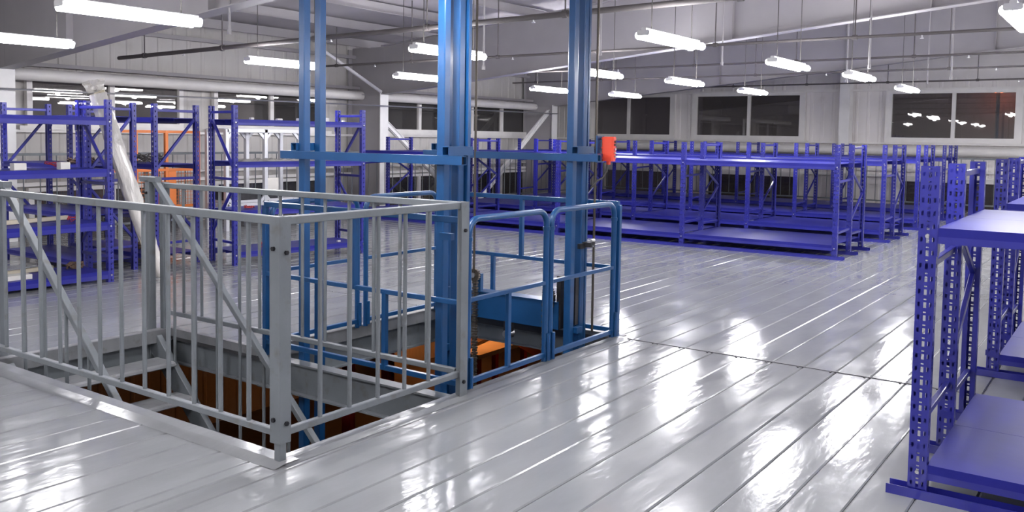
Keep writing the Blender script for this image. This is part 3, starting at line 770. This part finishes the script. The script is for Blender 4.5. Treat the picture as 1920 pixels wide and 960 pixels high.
rack('nearest blue rack with punched uprights at the right edge, empty glossy shelves', 4.435, 0.785, 0, [0,-2.30,-4.6], [0,0.71,1.42], 1.56, (1.265,0.165), 0.080, 0.05, 0.072, 'blue racks at the right edge')
rack('second blue rack at the right edge, behind the nearest one', 7.10, 0.80, 0, [0,-2.30,-4.6], [0,0.71,1.42], 1.58, (1.235,0.165), 0.078, 0.05, 0.072, 'blue racks at the right edge')
# taller racks on the left
rA = rack('tall blue rack at the left edge loaded with strips and boxes', 5.36, 9.135, R(90), [0,1.95], [0,0.58], 2.00, (1.79,1.235,0.66,0.125), 0.060, 0.055, 0.085, 'tall blue racks on the left', base=False)
rC = rack('tall blue rack behind the left lift posts with plastic parts on its shelves', 8.90, 8.83, R(90-8.6), [0,1.93], [0,0.58], 2.00, (1.81,1.285,0.68,0.165), 0.060, 0.055, 0.070, 'tall blue racks on the left', base=False, flip=True)
def rack_end(lab, x0, x1, y):
    # rows running away from the viewer: local depth = world x, row = world y
    return rack(lab, (x0+x1)/2-(x1-x0)/2, y, 0, [0,1.93], [0.0, x1-x0], 2.00, (1.815,1.245,0.68,0.14), 0.060, 0.055, 0.062, 'tall blue racks on the left', base=False, bolts=False)
rack_end('tall blue rack seen end on behind the leaning bundle', 5.47, 6.03, 9.75)
rack_end('tall blue rack seen end on in front of the orange guard', 6.31, 6.89, 9.75)

# ------------------------------------------------------------------ goods on the left racks
A_L = (1.79,1.235,0.66,0.125)
# long pale strips on rack A (run along x, lower shelves)
for i, (xa, ya, xb, yb, z, lab) in enumerate((
        (3.7,9.30,5.15,9.62,0.665,'long beige profile lying slantwise on the third shelf of the left rack'),
        (3.60,9.43,4.98,9.62,0.13,'long beige profile on the bottom shelf of the left rack'))):
    mb = MB().bar((xa,ya,z+0.024),(xb,yb,z+0.024),0.05,0.044,0.004)
    single('aluminium_profile', mb, M['beige'], lab, 'profile', 'beige profiles on the left rack')
for i, (x, y, z, a, b, c, lab) in enumerate((
        (4.90,9.20,1.235,0.10,0.08,0.075,'small white box at the front of the second shelf, left rack'),
        (4.45,9.22,1.235,0.12,0.09,0.07,'small white box left of the other on the second shelf, left rack'),
        (4.3,9.45,1.235,0.14,0.10,0.05,'flat white part deeper on the second shelf, left rack'),
        (4.2,9.30,0.66,0.11,0.10,0.09,'white box on the third shelf of the left rack'),
        (4.35,9.26,0.125,0.40,0.16,0.05,'cream board lying on the bottom shelf of the left rack'))):
    mb = MB().bar((x-a/2,y,z+c/2+0.001),(x+a/2,y,z+c/2+0.001),b,c,0.004)
    mb.bar((x-a/2-0.001,y,z+c/2),(x+a/2+0.001,y,z+c/2),0.012,c+0.004)
    single('small_box', mb, M['card'], lab, 'box', 'small boxes on the left rack')
random.seed(3)
def tangle(lab, x, y, z, r, m, n=26, th=0.006, hgt=0.07):
    pts = []
    for i in range(n*3):
        a = i*0.55+random.uniform(-.25,.25); rr = r*random.uniform(0.45,1.0)
        pts.append((x+rr*math.cos(a), y+rr*0.6*math.sin(a), z+th+random.uniform(0, hgt)))
    return single('cable_coil', MB().path(pts, th, 6), m, lab, 'cable', 'tangled cables on the left racks', smooth=True)
tangle('red tangled cable on the second shelf of the left rack', 4.95, 9.50, 1.235, 0.10, M['red'], n=9, th=0.004)
tangle('red tangled cable on the third shelf of the left rack', 5.05, 9.30, 0.66, 0.09, M['red'], n=9, th=0.004)
tangle('brown tangled cable at the bottom of the left rack', 5.17, 9.50, 0.125, 0.10, M['brown'], th=0.010)
tangle('brown cable heap on the second shelf of the end on rack by the bundle', 5.72, 10.3, 1.245, 0.20, M['brown'], th=0.008)
tangle('dark cable heap on the second shelf of the rack in front of the orange guard', 6.60, 10.3, 1.245, 0.22, M['cable'], th=0.006, hgt=0.12)
tangle('brown cable heap on the bottom shelf of the rack in front of the orange guard', 6.60, 10.4, 0.14, 0.20, M['brown'], th=0.012)
tangle('red wire with a plug on the bottom shelf behind the left lift posts', 7.55, 9.25, 0.165, 0.08, M['red'], n=6)
tangle('red wire on the third shelf behind the left lift posts', 7.35, 9.30, 0.68, 0.09, M['red'], n=8, hgt=0.04)
for i, (x, y, z, a, b, c, lab) in enumerate((
        (7.35,9.25,1.81,0.06,0.06,0.04,'tiny white part on the top shelf, left end'),
        (7.75,9.20,1.81,0.11,0.06,0.035,'small white part on the top shelf beside the tiny one'),
        (8.05,9.15,1.81,0.09,0.07,0.05,'small white part on the top shelf, middle'),
        (8.45,9.05,1.81,0.05,0.06,0.07,'upright white part on the top shelf between the lift posts'),
        (8.75,9.05,1.81,0.05,0.05,0.035,'tiny white part on the top shelf, right end'),
        (8.1,9.10,0.165,0.05,0.05,0.03,'tiny white part on the bottom shelf, middle'),
        (8.6,8.98,0.165,0.06,0.05,0.03,'tiny white part on the bottom shelf, right end'))):
    a, b, c = a*0.75, b*0.75, c*0.7
    mb = MB().bar((x-a/2,y,z+c/2+0.001),(x+a/2,y,z+c/2+0.001),b,c,0.006); mb.bar((x,y-b/2-0.002,z+c/2),(x,y+b/2+0.002,z+c/2),a*0.3,c*0.6)
    single('plastic_part', mb, M['card'], lab, 'plastic part', 'plastic parts on the rack behind the lift')
# crumpled film on the middle shelf
mb = MB(); nx, ny = 26, 8
vs = []; fs = []
for i in range(nx+1):
    for j in range(ny+1):
        e = min(i, nx-i, j, ny-j)
        vs.append((7.15+1.65*i/nx, 8.98+0.38*j/ny+0.15*(1-i/nx)*0.9, 1.287+(random.uniform(0.0,0.035) if e > 0 else 0.0)))
for i in range(nx):
    for j in range(ny):
        a = i*(ny+1)+j; fs.append((a, a+ny+1, a+ny+2, a+1))
mb.add(vs, fs); single('plastic_film', mb, M['film'], 'crumpled clear film spread on the second shelf behind the lift posts', 'plastic film', smooth=True)
# leaning wrapped bundle
def bundle():
    a, b = Vector((5.90,9.03,0.0)), Vector((5.46,9.50,2.05))
    d = (b-a).normalized(); s = Vector((1,0,0)); s = (s-d*s.dot(d)).normalized(); c = d.cross(s)
    n, m = 26, 14; vs = []; fs = []
    random.seed(11)
    for i in range(n+1):
        t = i/n; p = a.lerp(b, t)
        wv = 0.095*min(1.0, 0.45+t*2.2)
        hv = 0.055
        for k in range(m):
            an = 2*math.pi*k/m
            ca, sa = math.cos(an), math.sin(an)
            f = 1+random.uniform(-0.08,0.08)
            q = p + s*wv*f*math.copysign(abs(ca)**0.6, ca) + c*hv*f*math.copysign(abs(sa)**0.6, sa)
            if q.z < 0.002: q.z = 0.002
            vs.append(q)
    for i in range(n):
        for k in range(m):
            l = (k+1) % m; fs.append((i*m+k, i*m+l, (i+1)*m+l, (i+1)*m+k))
    fs += [tuple(range(m))[::-1], tuple(range(n*m, (n+1)*m))]
    t = thing('wrapped_bundle', 'long film wrapped bundle leaning against the left blue rack', 'bundle', tuple(a))
    part('film_wrap', MB().add(vs, fs), M['film'], t, True)
    mb = MB()
    for k in range(-1, 2):
        o_ = s*0.055*k
        mb.bar(a+d*0.08+o_+c*0.0, b-d*0.03+o_+d*(0.05+0.012*k), 0.045, 0.06)
    part('profile_core', mb, M['beige'], t)
    # loose film at the top end
    vs = []; fs = []
    for i in range(7):
        for j in range(6):
            p = b + s*(0.11-0.04*i)*1.0 + d*(0.02+0.028*j) + c*random.uniform(-0.035,0.035) + s*random.uniform(-.012,.012)
            vs.append(p)
    for i in range(6):
        for j in range(5):
            q = i*6+j; fs.append((q,q+6,q+7,q+1))
    part('loose_film', MB().add(vs, fs), M['film'], t, True)
bundle()

# orange machine guard behind the racks
t = thing('machine_guard', 'orange framed wire mesh guard standing behind the tall racks', 'guard', (8.45,13.0,0))
gx = [7.62, 8.08, 8.62, 9.22]
for x in gx: part('guard_post', MB().bar((x,13.0,0.30),(x,13.0,1.66),0.055,0.055,0.004), M['guard'], t)
for z in (1.64, 1.02, 0.42): part('guard_rail', MB().bar((gx[0],13.0,z),(gx[-1],13.0,z),0.05,0.045,0.004), M['guard'], t)
mb = MB()
x = 8.12
while x < 9.20: mb.bar((x,13.0,0.42),(x,13.0,1.02),0.006,0.006); x += 0.06
z = 0.47
while z < 1.0: mb.bar((8.10,13.0,z),(9.21,13.0,z),0.006,0.006); z += 0.06
props(part('wire_mesh', mb, M['guard'], t), kind='stuff')
for x in gx: part('guard_foot', MB().box(x-0.05,x+0.05,12.95,13.05,0.0,0.30), M['dark'], t)
part('guard_panel', MB().box(8.66,8.80,12.99,13.01,0.45,1.0), M['guard'], t)
for x_ in (8.62, 9.22):
    part('side_rail', MB().bar((x_,13.0,1.64),(x_,13.35,1.64),0.05,0.045), M['guard'], t)
# aluminium frame
t = thing('machine_stand', 'bare aluminium profile machine frame with cut corners behind the rack', 'stand', (10.1,12.7,0))
fx = [9.34, 10.14, 10.90]
for yy in (12.4, 12.90):
    for x in fx: part('frame_post', MB().bar((x,yy,0.0),(x,yy,1.70),0.07,0.07,0.006), M['alu'], t)
    for z in (1.68, 0.42):
        part('frame_rail', MB().bar((fx[0],yy,z),(fx[-1],yy,z),0.07,0.07,0.006), M['alu'], t)
    for xa, xb in zip(fx[:-1], fx[1:]):
        for sx_, xx in ((1, xa), (-1, xb)):
            for sz_, z in ((-1, 1.68), (1, 0.42)):
                part('corner_gusset', MB().bar((xx,yy,z+sz_*0.15),(xx+sx_*0.15,yy,z),0.035,0.05), M['alu'], t)
for x in fx:
    for z in (1.68, 0.42): part('depth_rail', MB().bar((x,12.4,z),(x,12.90,z),0.06,0.06,0.005), M['alu'], t)
part('frame_tray', MB().box(9.38,10.86,12.42,12.88,0.46,0.50), M['alu'], t)
mb = MB().box(9.45,10.1,12.45,12.9,0.50,0.68); mb.box(10.2,10.5,12.5,12.85,0.50,0.60)
part('machine_part', mb, M['dark'], t)  # loose dark machine part, grouped with the stand
mb = MB().box(10.25,10.52,12.50,12.56,0.62,0.86); mb.box(10.27,10.50,12.49,12.50,0.64,0.84)
single('paper_sheet', mb, M['card'], 'white box standing inside the aluminium frame', 'box')

# ------------------------------------------------------------------ railings in front of the walls
def wall_rail(axis, plane, a, b, lab):
    loc = ((a+b)/2, plane, 0) if axis == 'x' else (plane, (a+b)/2, 0)
    t = thing('wall_railing', lab, 'railing', loc)
    P = lambda u, z: (u, plane, z) if axis == 'x' else (plane, u, z)
    part('top_rail', MB().bar(P(a,1.28),P(b,1.28),0.04,0.04), M['grey'], t)
    part('bottom_rail', MB().bar(P(a,0.16),P(b,0.16),0.035,0.035), M['grey'], t)
    u = a
    pm_ = MB().bar((0,0,0),(0,0,1.27),0.06,0.06).mesh('post', M['grey']); bm_ = MB().tube((0,0,0.16),(0,0,1.27),0.010,6).mesh('baluster', M['grey'])
    while u <= b+0.01:
        q = P(u,0); inst('post', pm_, (q[0]-loc[0], q[1]-loc[1], 0), t); u += 2.45
    u = a+0.245
    while u < b:
        q = P(u,0); inst('baluster', bm_, (q[0]-loc[0], q[1]-loc[1], 0), t); u += 0.245
wall_rail('x', 13.30, 6.0, 24.0, 'grey railing in front of the left wall, seen between the racks')
wall_rail('y', 24.0, -4.0, 13.30, 'grey railing in front of the back wall, behind the long racks')

# ------------------------------------------------------------------ lower storey things
def sod(x, y, z, lab, r=0.12, power=60):
    t = thing('sodium_lamp', lab, 'lamp', (x,y,z))
    part('lamp_globe', MB().path([(x,y,z-0.10),(x,y,z-0.05),(x,y,z+0.02)], r*0.7, 12), M['sodium'], t, True)
    part('lamp_shade', MB().tube((x,y,z+0.03),(x,y,z+0.12),r,12), M['dark'], t, True)
    ld = bpy.data.lights.new('sodium_light', 'POINT'); ld.energy = power; ld.color = (1.0,0.33,0.08); ld.shadow_soft_size = 0.12
    lo = bpy.data.objects.new('sodium_light', ld); COL.objects.link(lo); lo.parent = t; lo.location = (0,0,-0.2)
sod(13.5,10.4,-1.30,'orange lamp in the storey below, beyond the lift', power=26)
sod(16.5,8.5,-1.2,'second orange lamp in the storey below, farther right', power=12)
sod(16.3,13.4,-2.4,'third orange lamp in the storey below, near the left wall', power=14)
def bench(x0, x1, y0, y1, z, lab):
    t = thing('work_bench', lab, 'bench', ((x0+x1)/2,(y0+y1)/2,ZG))
    part('bench_top', MB().box(x0,x1,y0,y1,z-0.08,z), M['card'], t)
    for x in (x0+0.1, x1-0.1):
        for y in (y0+0.1, y1-0.1): part('leg', MB().box(x-0.05,x+0.05,y-0.05,y+0.05,ZG,z-0.08), M['red'], t)
    part('side_panel', MB().box(x0+0.1,x0+0.14,y0+0.15,y1-0.15,ZG+0.3,z-0.08), M['brown'], t)
bench(12.8,14.5,9.72,10.62,-2.35,'pale bench top glowing orange in the storey below')
single('tool_board', MB().bar((12.9,10.25,-2.315),(14.1,10.45,-2.315),0.25,0.06), M['brown'], 'dark board lying across the glowing bench below', 'board')
for i, (x, y, lab) in enumerate(((7.4,7.55,'red steel upright below, left'),(7.75,7.25,'red steel upright below, second'),(12.0,7.2,'red steel upright below the carriage'))):
    mb = MB().bar((x,y,ZG),(x,y,-0.4),0.12,0.12,0.01); mb.bar((x,y,-0.6),(x,y,-0.45),0.2,0.2)
    single('red_post', mb, M['red'], lab, 'post', 'red posts in the storey below')
mb = MB().bar((12.3,8.0,-2.0),(13.1,9.2,-2.0),0.05,0.14); mb.bar((12.3,8.0,-1.92),(13.1,9.2,-1.92),0.08,0.03)
single('red_beam', mb, M['red'], 'bright red beam in the storey below at the right', 'beam')
single('slanted_prop', MB().bar((7.0,8.4,-3.9),(9.0,10.6,-1.0),0.08,0.08), M['brown'], 'dark slanted prop in the orange glow below', 'prop')

# ------------------------------------------------------------------ outside: a street lamp far beyond the back wall
t = thing('street_lamp', 'orange street lamp glowing outside the rightmost back window', 'lamp', (44.4,5.3,ZG))
part('lamp_post', MB().tube((44.4,5.3,ZG),(44.4,5.3,3.9),0.08,10), M['dark'], t, True)
part('lamp_head', MB().box(44.2,44.6,5.15,5.45,3.9,4.0), M['sodium_far'], t)
ld = bpy.data.lights.new('street_light', 'POINT'); ld.energy = 42; ld.color = (1.0,0.22,0.05); ld.shadow_soft_size = 0.3
lo = bpy.data.objects.new('street_light', ld); COL.objects.link(lo); lo.parent = t; lo.location = (1.1,0,3.75-ZG)
mb = MB().box(46.5,47.0,-6,20,ZG,9)  # facade added outside so the lamp leaves an orange glow
for k in range(8): mb.box(46.4,46.5,-5+3*k,-3.8+3*k,1.0,2.6)
single('glow_backdrop', mb, M['brown'], 'dark building front added outside to catch the orange lamp glow', 'building')
mb = MB().box(WX,60,-20,40,ZG-0.2,ZG)
single('street_ground', mb, M['under'], 'dark ground outside behind the back wall', 'ground', kind='structure')
